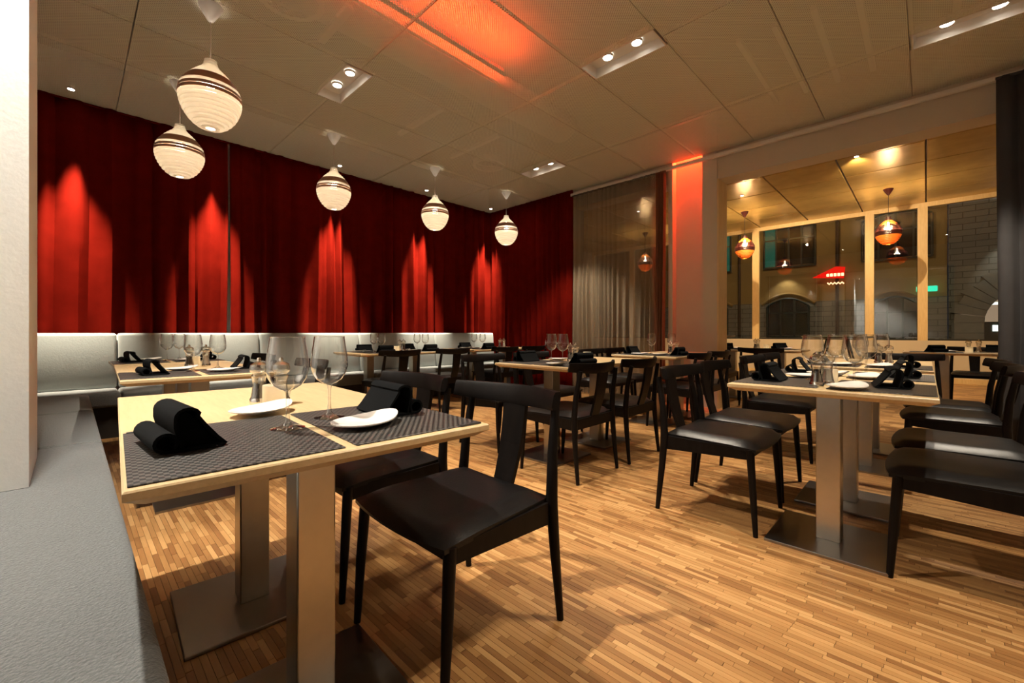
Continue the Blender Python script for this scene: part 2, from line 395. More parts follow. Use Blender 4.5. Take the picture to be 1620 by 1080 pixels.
# ---- sunroom
SX = 12.15; SC = 3.65
sw = struct(MB().box(SX-.06, SX+.12, -3, 8, 0, .84).build('wall_sunroom', 'cream'))
MB().box(SX-.085, SX-.055, -3, 8, 0, .10).build('baseboard', 'mull', sw)
struct(MB().box(RX+.3, SX+.2, 8, 8.2, 0, 4).build('wall_sunroom_left', 'cream'))
struct(MB().box(RX+.3, SX+.2, -3.2, -3, 0, 4).build('wall_sunroom_right', 'cream'))
sce = struct(empty('ceiling_sunroom'))
gx = [RX+.3+.98*k for k in range(7)]; gx[-1] = SX+.12; gy = [-3+1.0*k for k in range(12)]
for i in range(6):
    for j in range(11):
        MB().rbox(gx[i]+.012, gx[i+1]-.012, gy[j]+.012, gy[j+1]-.012, SC, SC+.03, .004, 1).build('panel', 'gold', sce)
MB().box(RX+.3, SX+.12, -3, 8, SC+.032, SC+.2).build('backing', 'pipe', sce)
wn = [8.0, 6.56, 3.11, .885, .05, -3.0]
for k in range(5):
    a, b_ = wn[k+1], wn[k]
    wo = struct(empty('window_%d' % (k+1), (SX, (a+b_)/2, .84))); hw = (b_-a)/2
    MB().box(-.004, .004, -hw+.06, hw-.06, .03, SC-.84-.12).build('pane', 'pane', wo)
    f = MB(); f.box(-.05, .05, hw-.075, hw+.075 if k else hw, 0, SC-.84); f.build('mullion', 'mull', wo)
    MB().box(-.05, .05, -hw+.075, hw-.075, SC-.84-.09, SC-.84).build('head_rail', 'mull', wo)
    MB().box(-.03, .03, -hw+.06, hw-.06, 0, .03).build('sill_rail', 'darkframe', wo)
    MB().box(-.02, .02, -hw+.04, -hw+.085, .03, SC-.93).build('gasket', 'darkframe', wo)

# ================================================================== OUTSIDE
gr = struct(MB().box(SX+.12, 40, -20, 30, -.3, -.1).build('street', 'asphalt'))
FX = 22.0
fa = empty('facade', (FX, 3, -.1)); tag(fa, 'ochre building with grey stone ground floor across the street', 'building')
MB().box(0, .4, -3.55, 14, 2.43, 9).build('upper_wall', 'ochre', fa)
MB().box(-.03, .4, -3.55, 14, 0, 2.43).build('stone_base', 'stone', fa)
def fwin(y0, y1, z0, z1, nx, nz, glass, arch=.18, lit=None):
    wy = (y0+y1)/2-3; hw = (y1-y0)/2; z0 += .1; z1 += .1
    wroot = MB().box(-.10, -.02, wy-hw-.03, wy+hw+.03, z0-.06, z0).build('window', 'wframe', fa)
    n = 14; top = lambda t: z1-arch*(t/hw)**2
    # frame outline
    pts = [(-.07, wy-hw, z0), (-.07, wy-hw, top(hw))]+[(-.07, wy+hw*(2*k/n-1), top(hw*(2*k/n-1))) for k in range(n+1)]+[(-.07, wy+hw, top(hw)), (-.07, wy+hw, z0)]
    MB().tube(pts, .045, 6).build('frame', 'wframe', wroot)
    cw = 2*hw/nx; zs = [z0+(z1-z0)*.62] if nz == 2 else []
    for k in range(nx):
        ya = wy-hw+cw*k; rows = [(z0, zs[0]), (zs[0], None)] if nz == 2 else [(z0, None)]
        for ri, (za, zb) in enumerate(rows):
            a1, a2 = ya+.03, ya+cw-.03; t1 = zb-.03 if zb else top(a1-wy)-.03; t2 = zb-.03 if zb else top(a2-wy)-.03
            g = glass if not lit or k not in lit else lit[k]
            MB().ex([(-.05,a1,za+.03),(-.05,a2,za+.03),(-.05,a2,t2),(-.05,a1,t1),(-.035,a1,za+.03),(-.035,a2,za+.03),(-.035,a2,t2),(-.035,a1,t1)],
                    [(0,1,2,3),(7,6,5,4),(0,4,5,1),(1,5,6,2),(2,6,7,3),(3,7,4,0)]).build('pane', g, wroot)
        if k: MB().box(-.09, -.03, ya-.03, ya+.03, z0, top(ya-wy)).build('glazing_bar', 'wframe', wroot)
    if zs: MB().box(-.09, -.03, wy-hw, wy+hw, zs[0]-.03, zs[0]+.03).build('glazing_bar', 'wframe', wroot)
    pts = [(-.06, wy+(hw+.22)*(2*k/n-1), z1+.2-arch*1.25*(2*k/n-1)**2) for k in range(n+1)]
    MB().tube(pts, .07, 6).build('arch_band', 'ochre', wroot)
fwin(3.38, 5.29, 3.92, 5.85, 4, 2, 'nightglass', .2, {3: 'teal'})
fwin(-.16, 1.83, 3.85, 5.6, 4, 2, 'nightglass', .2)
fwin(6.70, 8.6, 3.92, 5.85, 4, 2, 'teal', .2)
fwin(3.6, 5.16, .85, 2.5, 3, 2, 'nightglass', .35)
fwin(.18, 1.53, .80, 2.38, 3, 2, 'nightglass', .35)
fwin(6.85, 8.5, .85, 2.5, 3, 2, 'teal2', .35)
for y in (2.62, 6.3, 9.6): MB().tube([(-.14, y-3, .1), (-.14, y-3, 9)], .06, 8).build('drainpipe', 'pipe', fa, True)
MB().box(-.08, 0, -2.6, 14, 6.6, 6.8).build('cornice', 'ochre', fa)
# stone gateway
ga = empty('gateway', (FX-.35, -2.55, -.1)); tag(ga, 'grey stone archway of the building at the right beyond the windows', 'gateway')
for k in range(17):
    a0 = PI*k/17; a1 = PI*(k+1)/17-.012; r0, r1 = 1.12, 1.85+(.12 if k % 2 else 0)
    q = [(r*math.cos(a), 1.45+r*math.sin(a)) for r, a in ((r0,a0),(r1,a0),(r1,a1),(r0,a1))]
    MB().ex([(x, y, z) for x in (0, .3) for y, z in q], [(0,1,2,3),(7,6,5,4),(0,4,5,1),(1,5,6,2),(2,6,7,3),(3,7,4,0)]).build('voussoir', 'stone2', ga)
for s in (-1, 1):
    for k in range(4): MB().rbox(0, .3, min(s*1.12, s*1.9), max(s*1.12, s*1.9), .362*k, .362*k+.355, .012, 1).build('block', 'stone2', ga)
mb = MB(); n = 18; o1 = [(.2, -2.4, 0), (.2, -2.4, 6), (.2, 3.0, 6), (.2, 3.0, 0)]
mb.box(.24, .34, 1.8, 1.97, 0, 9)
for k in range(n):
    a0 = PI*k/n; a1 = PI*(k+1)/n
    mb.ex([(.25, 1.8*math.cos(a0), 1.45+1.8*math.sin(a0)), (.25, 1.8*math.cos(a1), 1.45+1.8*math.sin(a1)), (.25, 1.8*math.cos(a1), 8), (.25, 1.8*math.cos(a0), 8)], [(0,1,2,3)])
mb.build('spandrel_wall', 'stone', ga)
MB().box(1.9, 2.0, -1.6, 1.6, 0, 1.5).build('shop_counter', 'wframe', ga)
MB().box(1.95, 2.05, -1.6, 1.6, 1.5, 2.5).build('shop_front', 'shop', ga)
MB().box(1.85, 1.9, -.6, .9, 2.12, 2.22).build('tube_light', 'shopw', ga)
for y in (.15, .55): MB().box(1.85, 1.89, y, y+.25, 1.15, 1.38).build('notice', 'shopw', ga)
# signs
sg = empty('neon_sign', (FX-.29, 2.74, 3.2)); tag(sg, 'glowing red neon sign on the facade outside', 'sign')
MB().ex([(x, y, z) for x in (0, .05) for y, z in ((.70,.10),(-.35,0),(-.40,.45),(-.1,.5))], [(0,1,2,3),(7,6,5,4),(0,4,5,1),(1,5,6,2),(2,6,7,3),(3,7,4,0)]).build('panel', 'neon', sg)
for k in range(5): MB().rbox(-.02, .0, -.36+.12*k, -.27+.12*k, .10, .22, .008, 1).build('letter', 'neon2', sg)
zz = [(-.01, -.36+.06*k, -.22+(.07 if k % 2 else 0)) for k in range(10)]
MB().tube(zz, .028, 6).build('zigzag_tube', 'neon2', sg)
for y in (-.3, .3): MB().box(.05, .285, y-.02, y+.02, .12, .16).build('bracket', 'wframe', sg)
ex = empty('exit_sign', (FX-.30, -.02, 2.50)); tag(ex, 'small glowing green sign beside the arched facade window', 'sign')
MB().rbox(0, .06, -.28, .28, 0, .2, .02, 1).build('face', 'exit', ex)
MB().box(.06, .265, -.05, .05, .05, .15).build('bracket', 'wframe', ex)
point('unseen_street_light', (16.5, 4.0, 7.5), 420, (1, .74, .42), .3)  # unseen lamps added high above the street to light the facade
point('unseen_street_light', (16.5, -4.0, 7.0), 200, (1, .80, .55), .3)
spot('wall_wash', (FX-.5, 4.4, 3.55), (FX, 4.4, 2.2), 40, (1, .92, .75), 95, .6, .05)
spot('wall_wash', (FX-1.0, -1.6, 4.5), (FX-.3, -2.4, 2.4), 60, (1, .95, .80), 80, .6, .05)

# ================================================================== LARGE FURNISHING: BENCHES
def cushion(mb, x0, x1, y0, y1, z0, z1, r=.035): return mb.rbox(x0, x1, y0, y1, z0, z1, r, 4)
bb = empty('banquette', (2.4, 6.0, 0)); tag(bb, 'long grey upholstered banquette running below the red curtains', 'bench')
PXS = [-.93, .335, 1.654, 2.973, 4.333, 5.717]
for k in range(5):
    x0, x1 = PXS[k]-2.4+.003, PXS[k+1]-2.4-.003
    # slightly leaning back cushion
    mb = cushion(MB(), x0, x1, .02, .20, .43, .995, .03)
    mb.v = [(x, y + (z-.43)*.08 - .03, z) for x, y, z in mb.v]
    mb.build('back_cushion', 'fabric_back', bb, True)
    cushion(MB(), x0, x1, -.52, .01, .30, .435, .03).build('seat_cushion', 'fabric', bb, True)
MB().box(-3.32, 3.30, -.44, .22, 0, .30).build('plinth', 'plinth', bb)
lbn = empty('banquette', (-.4, 2.0, 0)); tag(lbn, 'grey fabric bench along the left wall beside the nearest table', 'bench')
ys = [-3.35, -1.2, 1.06, 2.3, 3.46]
for k in range(4):
    cushion(MB(), -.54, .515, ys[k]+.003, ys[k+1]-.003, .30, .445, .03).build('seat_cushion', 'fabric', lbn, True)
MB().box(-.54, .50, -3.35, 3.46, 0, .30).build('plinth', 'plinth', lbn)

# ================================================================== CURTAINS
def drape(name, fn, length, z0, z1, mat, label, fold=.12, depth=.055, nz=14, seed=1, hem=True, flare=0.0):
    rnd = random.Random(seed); ph = []; s = 0
    while s < length:
        wv = fold*rnd.uniform(.6, 1.5); ph.append((s, wv, rnd.uniform(.55, 1.15))); s += wv
    pts = []
    for s, wv, a in ph:
        for k in range(8):
            t = k/8; ss = s+wv*t
            if ss <= length: pts.append((ss, depth*a*(math.sin(2*PI*t-PI/2)*.5+.12*math.sin(4*PI*t+s*7)), s))
    nz_ = nz; v = []; f = []; m = len(pts)
    for j in range(nz_+1):
        tz = j/nz_; z = z0+(z1-z0)*tz
        for ss, d, s in pts:
            drift = .02*math.sin(3.1*tz+s*5)*(1-tz)
            k = 1.0 - .35*tz
            x, y = fn(ss + drift, d*k + .012*math.sin(2.2*tz*PI+s*9)*(1-tz)); v.append((x, y, z))
    for j in range(nz_):
        for i in range(m-1): f.append((j*m+i, j*m+i+1, (j+1)*m+i+1, (j+1)*m+i))
    root = empty(name, (*fn(length/2, 0), z0)); loc = root.location
    mb = MB(); mb.ex([(x-loc.x, y-loc.y, z-loc.z) for x, y, z in v], f)
    o = mb.build('cloth', mat, root, True); sd = o.modifiers.new('thick', 'SOLIDIFY'); sd.thickness = .004
    tb = MB(); a = fn(0, 0); b = fn(length, 0)
    tb.tube([(a[0]-loc.x, a[1]-loc.y, z1-z0-.01), (b[0]-loc.x, b[1]-loc.y, z1-z0-.01)], .012, 6); tb.build('heading', mat, root)
    return tag(root, label, 'curtain', 'curtains')
backf = lambda x0: (lambda s, d: (x0+s, 6.30-d))
drape('red_curtain', backf(-.94), 2.33, .44, 3.395, 'velvet', 'dark red velvet curtain behind the bench, next to the white wall', .19, .10, seed=3)
drape('red_curtain', backf(1.395), 2.30, .44, 3.395, 'velvet', 'dark red velvet curtain in the middle of the bench wall', .19, .10, seed=4)
drape('red_curtain', backf(3.70), 2.18, .44, 3.395, 'velvet', 'dark red velvet curtain behind the far end of the bench', .19, .10, seed=5)
drape('red_curtain', lambda s, d: (RX-.10-d, 4.26+s), 2.05, .02, 3.39, 'velvet', 'red velvet curtain round the corner beside the sheer curtain', .12, .075, seed=6)
drape('sheer_curtain', lambda s, d: (RX-.11-d, 2.80+s), 1.46, .02, 3.29, 'sheer', 'see-through brown curtain hanging before the left window opening', .11, .06, seed=8)
drape('rust_curtain', lambda s, d: (RX-.11-d, 2.64+s), .15, .02, 3.29, 'rust_cloth', 'narrow gathered brown curtain beside the red lit pillar', .05, .05, seed=9)
drape('dark_curtain', lambda s, d: (RX-.14-d, -1.25+s), .80, .02, 3.30, 'dark_cloth', 'dark grey curtain at the right end of the wide opening', .10, .10, seed=10)

# ================================================================== PROTOTYPES
# ---- chair, local front = +y, origin on the floor between the legs
def make_chair():
    r = empty('dining_chair')
    # padded seat
    nx, ny = 12, 12; v = []; f = []
    def seat_pt(i, j, top):
        a = i/nx*2-1; b = j/ny*2-1
        hw = .225+.028*(b*.5+.5); y = -.215+.47*(b*.5+.5) + (.022*(1-a*a) if b > .9 else .022*(1-a*a)*max(0, b))
        rnd = (1-abs(a)**6)*(1-abs(b)**6)
        z = .425 + (.038*rnd**.5 - .014*(1-a*a)*(1-b*b) + .006*a*a - .012*max(0, b-.5)) if top else .412
        return (a*hw, y, z)
    for t in (1, 0):
        for j in range(ny+1):
            for i in range(nx+1): v.append(seat_pt(i, j, t))
    N = (nx+1)*(ny+1); idx = lambda i, j, t: (0 if t else N)+j*(nx+1)+i
    for j in range(ny):
        for i in range(nx):
            f.append((idx(i,j,1), idx(i+1,j,1), idx(i+1,j+1,1), idx(i,j+1,1))); f.append((idx(i,j+1,0), idx(i+1,j+1,0), idx(i+1,j,0), idx(i,j,0)))
    for i in range(nx):
        f.append((idx(i,0,0), idx(i+1,0,0), idx(i+1,0,1), idx(i,0,1))); f.append((idx(i,ny,1), idx(i+1,ny,1), idx(i+1,ny,0), idx(i,ny,0)))
    for j in range(ny):
        f.append((idx(0,j,1), idx(0,j+1,1), idx(0,j+1,0), idx(0,j,0))); f.append((idx(nx,j,0), idx(nx,j+1,0), idx(nx,j+1,1), idx(nx,j,1)))
    MB().ex(v, f).build('seat', 'leather', r, True)
    fr = MB()
    for s in (-1, 1):                       # side aprons
        fr.loft([[(s*.222, -.21, .345), (s*.240, -.21, .345), (s*.240, -.21, .42), (s*.222, -.21, .42)],
                 [(s*.228, .22, .37), (s*.248, .22, .37), (s*.248, .22, .42), (s*.228, .22, .42)]])
    fr.box(-.23, .23, .205, .228, .375, .42); fr.box(-.22, .22, -.225, -.203, .35, .42)
    fr.build('seat_frame', 'blackwood', r)
    for s in (-1, 1):
        MB().tube([(s*.247, .252, 0), (s*.245, .24, .2), (s*.238, .225, .42)], [.0115, .0165, .019], 12).build('leg', 'blackwood', r, True)
        MB().tube([(s*.247, -.25, 0), (s*.242, -.225, .25), (s*.238, -.213, .42), (s*.232, -.225, .58), (s*.222, -.255, .745)],
                  [.012, .018, .021, .018, .015], 12).build('leg', 'blackwood', r, True)
    rings = []
    for k in range(17):                     # curved top rail
        t = k/16*2-1; x = .272*t; y = -.292+.095*t*t; hh = .037-.007*t*t; th = .013
        n = Vector((-2*.095*t/.272, 1, 0)).normalized()*th
        zc = .757 + .012*t*t
        q = [(-1,-1),(-.6,-1),(.6,-1),(1,-1),(1,1),(.6,1),(-.6,1),(-1,1)]
        rings.append([(x+n.x*b*(1 if abs(a) < .8 else .6), y+n.y*b*(1 if abs(a) < .8 else .6)-.25*(a*hh), zc+a*hh) for a, b in q])
    MB().loft(rings).build('top_rail', 'blackwood', r, True)
    sp = []                                  # splat
    for k in range(7):
        t = k/6; z = .405+.335*t; y = -.208-.078*t-.012*math.sin(PI*t); hw = .046+.014*t
        sp.append([(-hw, y-.009, z), (hw, y-.009, z), (hw, y+.009, z), (-hw, y+.009, z)])
    MB().loft(sp).build('splat', 'blackwood', r)
    return r
# ---- table, local x across, y along
def make_table(L, cols, W=.745, name='dining_table'):
    r = empty(name); hw, hl = W/2, L/2; z1, z0 = .75, .716; b = .03
    top = MB(); top.loft([[(-hw+b, -hl+b, z0), (hw-b, -hl+b, z0), (hw-b, hl-b, z0), (-hw+b, hl-b, z0)],
                          [(-hw, -hl, z0+.018), (hw, -hl, z0+.018), (hw, hl, z0+.018), (-hw, hl, z0+.018)],
                          [(-hw, -hl, z1-.003), (hw, -hl, z1-.003), (hw, hl, z1-.003), (-hw, hl, z1-.003)],
                          [(-hw+.003, -hl+.003, z1), (hw-.003, -hl+.003, z1), (hw-.003, hl-.003, z1), (-hw+.003, hl-.003, z1)]])
    top.build('table_top', 'oak', r)
    for c in cols:
        MB().rbox(-.0475, .0475, c-.0475, c+.0475, .012, z0-.008, .004).build('column', 'steel', r)
        MB().rbox(-.2275, .2275, c-.2275, c+.2275, .0, .014, .003).build('base_plate', 'steel_base', r)
        MB().box(-.16, .16, c-.10, c+.10, z0-.010, z0-.001).build('mounting_plate', 'steel_base', r)
    return r
def make_glass():
    r = empty('wine_glass')
    bowl = [(.004, .098), (.018, .101), (.034, .112), (.045, .130), (.0505, .150), (.050, .172), (.046, .200), (.0405, .235)]
    inner = [(x-.0014, z) for x, z in bowl[::-1]]
    MB().lathe(bowl, 28).build('bowl', 'glass', r, True, recalc=False)
    MB().lathe([(.0395, .2345), (.041, .2355), (.0418, .2345), (.0408, .2335)], 28).build('rim', 'glass', r, True)
    MB().lathe([(.0405, .0006), (.041, .002), (.030, .004), (.014, .009), (.006, .018), (.0040, .045), (.0042, .080), (.007, .096), (.014, .101)], 24).build('stem', 'glass', r, True)
    return r
def make_mill(fill):
    r = empty('salt_mill' if fill == 'salt' else 'pepper_mill')
    MB().lathe([(.028, 0), (.029, .004), (.029, .018), (.026, .022)], 20, cap0=True, cap1=True).build('base', 'chrome', r, True)
    MB().lathe([(.026, .022), (.022, .045), (.019, .065), (.021, .085), (.024, .098), (.020, .104)], 20).build('body', 'acryl', r, True)
    MB().lathe([(.022, .022), (.019, .045), (.0165, .065), (.018, .080)], 16, cap0=True, cap1=True).build('filling', fill, r, True)
    MB().lathe([(.018, .105), (.027, .112), (.030, .124), (.026, .138), (.014, .146), (.006, .149)], 20, cap0=True).build('head', 'acryl', r, True)
    MB().lathe([(.004, .147), (.0075, .151), (.0075, .157), (.004, .162)], 12, cap1=True).build('knob', 'chrome', r, True)
    return r
def make_candle():
    r = empty('candle_holder')
    MB().lathe([(.034, 0), (.036, .004), (.036, .070), (.0335, .072), (.0335, .006)], 24, cap0=True).build('cup', 'frost', r, True)
    MB().lathe([(.030, .006), (.030, .030)], 20, cap0=True, cap1=True).build('wax', 'candle', r, True)
    MB().lathe([(.001, .030), (.007, .040), (.005, .052), (.0006, .064)], 12).build('flame', 'flame', r, True)
    return r
def make_plate():
    r = empty('side_plate')
    n = 32; rings = []
    for (sc_, z) in ((.35, 0), (.40, .002), (.60, .003), (1.0, .013), (1.0, .016), (.93, .0155), (.62, .007), (.001, .006)):
        ring_ = []
        for k in range(n):
            t = 2*PI*k/n; e = 1+.16*math.cos(t); x = .098*math.cos(t)*sc_; y = .070*math.sin(t)*sc_*(1-.18*math.cos(t))
            lift = .012*max(0, math.cos(t))**2*(sc_**2)
            ring_.append((x, y, z+lift))
        rings.append(ring_)
    MB().loft(rings).build('dish', 'china', r, True)
    MB().lathe([(.026, -.0), (.030, .0), (.030, .002), (.026, .002)], 20).build('foot_ring', 'china', r, True)
    return r
def make_mat():
    r = empty('placemat')
    MB().rbox(-.176, .176, -.245, .245, 0, .0028, .001, 1).build('weave', 'mat', r)
    MB().box(.105, .170, -.249, -.236, .0005, .0045).build('label_tab', 'tag', r)
    return r
def cloth_profile(path, th, L, n=3):
    # a strip of folded cloth: offset the path on both sides and run it along y
    P = [Vector((x, 0, z)) for x, z in path]; a = []; b = []
    for i, p in enumerate(P):
        d = (P[min(i+1, len(P)-1)]-P[max(i-1, 0)]).normalized(); nn = Vector((-d.z, 0, d.x))
        a.append(p+nn*th/2); b.append(p-nn*th/2)
    prof = a+b[::-1]
    return [[(p.x*(1-.02*abs(j/n*2-1)), -L/2+L*j/n, max(p.z, 0.0005)) for p in prof] for j in range(n+1)]
def make_napkin(full=False):
    r = empty('folded_napkin')
    path = [(-.062, .004), (-.045, .022), (-.022, .052), (-.010, .070)]
    path += [(.008+.022*math.cos(t), .070+.018*math.sin(t)) for t in [PI*(1-k/8) for k in range(1, 9)]]
    path += [(.030, .052), (.024, .028), (.018, .006)]
    MB().loft(cloth_profile(path, .006, .19)).build('fold', 'napkin', r, True)
    c = (.046, .023); path = [(c[0]+.019*math.cos(t), c[1]+.018*math.sin(t)) for t in [PI*1.25-2*PI*k/16 for k in range(15)]]
    path += [(.03, .004), (-.03, .004), (-.058, .004)]
    MB().loft(cloth_profile(path, .006, .195)).build('roll', 'napkin', r, True)
    if full:
        q = [(-.05, .008), (-.036, .026), (-.016, .054), (-.004, .070), (.008, .080), (.022, .072), (.024, .052), (.018, .028), (.013, .008)]
        MB().loft([[(x, y, z) for x, z in q] for y in (-.075, .075)]).build('dark_filler', 'napkin', r)  # solid black wedge added in place of the shade inside the open fold
    return r
LAMPZ = [(.036, .0), (.044, .018)]
def make_pendant(kind):
    """white layered pendant (kind white) or amber one; origin at the ceiling"""
    white = kind == 'white'
    r = empty('pendant_lamp')
    drop = .40 if white else .52
    MB().lathe([(.075, 0), (.078, -.004), (.055, -.05), (.02, -.11), (.006, -.12)], 24, cap0=True).build('canopy', 'shade' if white else 'maroon', r, True)
    MB().tube([(0, 0, -.11), (0, 0, -drop-.02)], .004, 6).build('cord', 'cord_w' if white else 'cord_b', r)
    H = .50; top = -drop
    prof = [(.0, .036), (.045, .040), (.085, .046), (.125, .062), (.165, .082), (.205, .103), (.25, .124), (.295, .143), (.34, .160), (.385, .175), (.43, .186),
            (.48, .194), (.53, .197), (.58, .196), (.63, .191), (.68, .183), (.73, .172), (.785, .157), (.84, .138), (.895, .114), (.945, .086), (.985, .056)]
    for k, (t, rad) in enumerate(prof):
        z = top-H*t; t2, r2 = prof[k+1] if k+1 < len(prof) else (1.0, .03); z2 = top-H*t2
        hb = (z-z2)*(.92 if k > 13 else .84 if k > 6 else .72); th = .003
        if k < 3: pts = [(rad-.006, z), (rad+.004, z-.003), (rad+.004, z2+.003), (rad-.004, z2+.002)]
        elif r2 >= rad and not white: pts = [(rad, z), (rad+.001, z-hb*.8), (rad-th, z-hb*.8), (rad-th, z)]
        elif r2 >= rad: rp = prof[k-1][1]; pts = [(rp-.004, z+.001), (rad, z), (rad+.001, z-hb), (rad-th, z-hb), (rad-th, z-th), (rp-.004, z-th)]
        else: pts = [(rad, z), (rad, z-hb), (r2+.001, z-hb-.004), (r2+.001, z-hb-.001), (rad-th, z-hb+th), (rad-th, z)]
        if white: mat = 'veneer' if k in (7, 8, 9, 11, 12) else 'shade'
        else: mat = 'maroon' if (k < 3 or 7 <= k <= 14) else 'amber_shade'
        MB().lathe(pts+[pts[0]], 36).build('ring', mat, r, True)
    if white: MB().lathe([(.052, top-H*.992), (.03, top-H*1.0), (.001, top-H*1.005)], 24).build('diffuser', 'shade', r, True)
    MB().lathe([(.001, top-.32), (.03, top-.305), (.042, top-.27), (.03, top-.21), (.015, top-.18), (.014, top-.10)], 16).build('bulb', 'bulb', r, True)
    return r, top-.27
def lamp_light(lampo, dz, W, c):
    l = bpy.data.lights.new('lamp_glow', 'POINT'); l.energy = W; l.color = c; l.shadow_soft_size = .062
    o = bpy.data.objects.new('lamp_glow', l); col.objects.link(o); o.parent = lampo; o.location = (0, 0, dz)

chairP = Proto(make_chair()); tabP = Proto(make_table(1.34, (-.38, .28))); sqP = Proto(make_table(.76, (0,), .745, 'dining_table'))
glassP = Proto(make_glass()); pepP = Proto(make_mill('pepper')); saltP = Proto(make_mill('salt')); canP = Proto(make_candle())
platP = Proto(make_plate()); matP = Proto(make_mat()); napP = Proto(make_napkin()); napF = Proto(make_napkin(True))

# ================================================================== TABLES AND SETTINGS
def loc2w(c, rot, x, y): return (c[0]+x*math.cos(rot)-y*math.sin(rot), c[1]+x*math.sin(rot)+y*math.cos(rot))
rj = random.Random(11)
def table(proto, c, rot, tdesc, label, sets, mills=None, candle=None):
    """sets: (side, along, phrase, options) in table coordinates"""
    proto.put((c[0], c[1], 0), rot, label, 'table', 'dining tables')
    T = .7505
    for s, a, ph, op in sets:
        def at(x, y, z=T): p = loc2w(c, rot, x, y); return (p[0], p[1], z)
        mx = op.get('mat', (s*.193, a)); side = 0 if s > 0 else PI
        if 'm' not in op.get('skip', ''): matP.put(at(*mx), rot+side, 'dark woven placemat %s of %s' % (ph, tdesc), 'placemat', 'woven placemats')
        Z = T+.0032
        n = op.get('nap', (s*.275, a)); (napF if op.get('full') else napP).put(at(*n, Z), rot+(0 if s > 0 else PI)+op.get('naprot', rj.uniform(-.1, .1)), 'folded black napkin %s of %s' % (ph, tdesc), 'napkin', 'black napkins')
        g = op.get('glass', (s*.07, a+.06))
        if 'g' not in op.get('skip', ''): glassP.put(at(*g, Z), rj.uniform(0, 3), 'clear wine glass %s of %s' % (ph, tdesc), 'glass', 'wine glasses')
        p = op.get('plate', (s*.12, a-.12)); platP.put(at(*p, Z+.0005), rot+op.get('prot', -.4*s), 'small white side plate %s of %s' % (ph, tdesc), 'plate', 'side plates')
    if mills:
        for (pr, nm), (x, y) in zip(((pepP, 'pepper'), (saltP, 'salt')), mills):
            p = loc2w(c, rot, x, y); pr.put((*p, T), 0, 'clear %s mill with metal knob on %s' % (nm, tdesc), 'mill', 'table mills')
    if candle:
        p = loc2w(c, rot, *candle); canP.put((*p, T), 0, 'white frosted candle holder glowing on %s' % tdesc, 'candle', 'candle holders')
NEG = -PI/2
table(tabP, (.462, 1.55), math.radians(-3), 'the nearest table', 'pale oak table on steel columns, nearest, beside the grey bench', [
    (-1, -.40, 'on the bench side', dict(mat=(-.190, -.405), nap=(-.272, -.37), naprot=.12, full=1, glass=(-.055, -.375), plate=(-.045, -.085), prot=.55)),
    (1, -.40, 'on the chair side', dict(mat=(.186, -.405), nap=(.245, -.33), naprot=-.02, glass=(.075, -.305), plate=(.115, -.47), prot=.35))],
    ((-.01, .13), (.05, .09)), (.02, .055))
table(tabP, (.57, 3.64), math.radians(-2), 'the second left table', 'pale oak table behind the nearest one, under the biggest lamp', [
    (-1, -.36, 'on the bench side', dict(nap=(-.22, -.36), naprot=.1, glass=(-.02, -.30), plate=(-.06, -.12))),
    (1, -.36, 'on the chair side', dict(glass=(.14, -.12), plate=(.13, -.42), nap=(.27, -.2)))],
    ((.02, .20), (.12, .20)), (.06, .28))
table(sqP, (.60, 4.74), 0, 'the square corner table', 'small square oak table near the corner of the bench', [
    (-1, .05, 'on the bench side', dict(nap=(-.25, .05), naprot=.1, glass=(-.02, .0), plate=(-.12, .22))),
    (1, .05, 'on the chair side', dict(glass=(.10, .24)))])
table(tabP, (3.0, 5.06), NEG, 'the middle bench table', 'oak table standing at the middle of the back bench', [
    (-1, -.30, 'at the left bench seat', dict(glass=(-.10, -.26), plate=(-.12, -.45))), (1, -.30, 'at the left chair', dict(glass=(.10, -.26), plate=(.12, -.45))),
    (-1, .36, 'at the right bench seat', dict(glass=(-.10, .40), plate=(-.12, .2))), (1, .36, 'at the right chair', dict(glass=(.10, .40), plate=(.12, .2)))],
    ((0, .12), (.02, .05)), (.02, .0))
table(tabP, (4.72, 5.06), NEG, 'the far bench table', 'oak table at the far end of the back bench', [
    (-1, -.30, 'at the bench seat', dict(glass=(-.10, -.26))), (1, -.30, 'at the chair', dict(glass=(.10, -.26)))], ((0, .22), (.05, .26)))
table(tabP, (3.12, 2.20), NEG, 'the central table', 'oak table in the middle of the room, left of the red pillar', [
    (-1, -.38, 'on the far side', dict(glass=(-.08, -.29), plate=(-.17, -.06))), (1, -.38, 'on the near side', dict(glass=(.10, -.37), plate=(.19, -.56), nap=(.26, -.32)))],
    ((-.02, -.10), (-.05, .02)), (-.05, .20))
table(tabP, (4.95, 2.20), NEG, 'the table by the sheer curtain', 'oak table standing before the sheer curtain and red pillar', [
    (-1, -.36, 'on the far side', {}), (1, -.36, 'on the near side', dict(glass=(.08, -.10)))], ((.0, .04), (.05, .12)), (.06, .22))
table(tabP, (2.93, .335), NEG, 'the front right table', 'oak table with two steel columns, nearest on the right', [
    (-1, -.36, 'at the front left seat', dict(nap=(-.25, -.38), glass=(-.09, -.24), plate=(-.14, -.10))),
    (1, -.36, 'at the front right seat', dict(nap=(.22, -.34), naprot=.15, glass=(.085, -.29), plate=(.09, -.545), prot=1.3)),
    (-1, .30, 'at the rear left seat', dict(nap=(-.24, .27), glass=(-.06, .32), plate=(-.08, .13))),
    (1, .30, 'at the rear right seat', dict(nap=(.24, .28), naprot=.15, glass=(.09, .22), plate=(.10, .06), prot=1.3))],
    ((-.03, -.52), (.0, -.44)), (-.005, -.36))
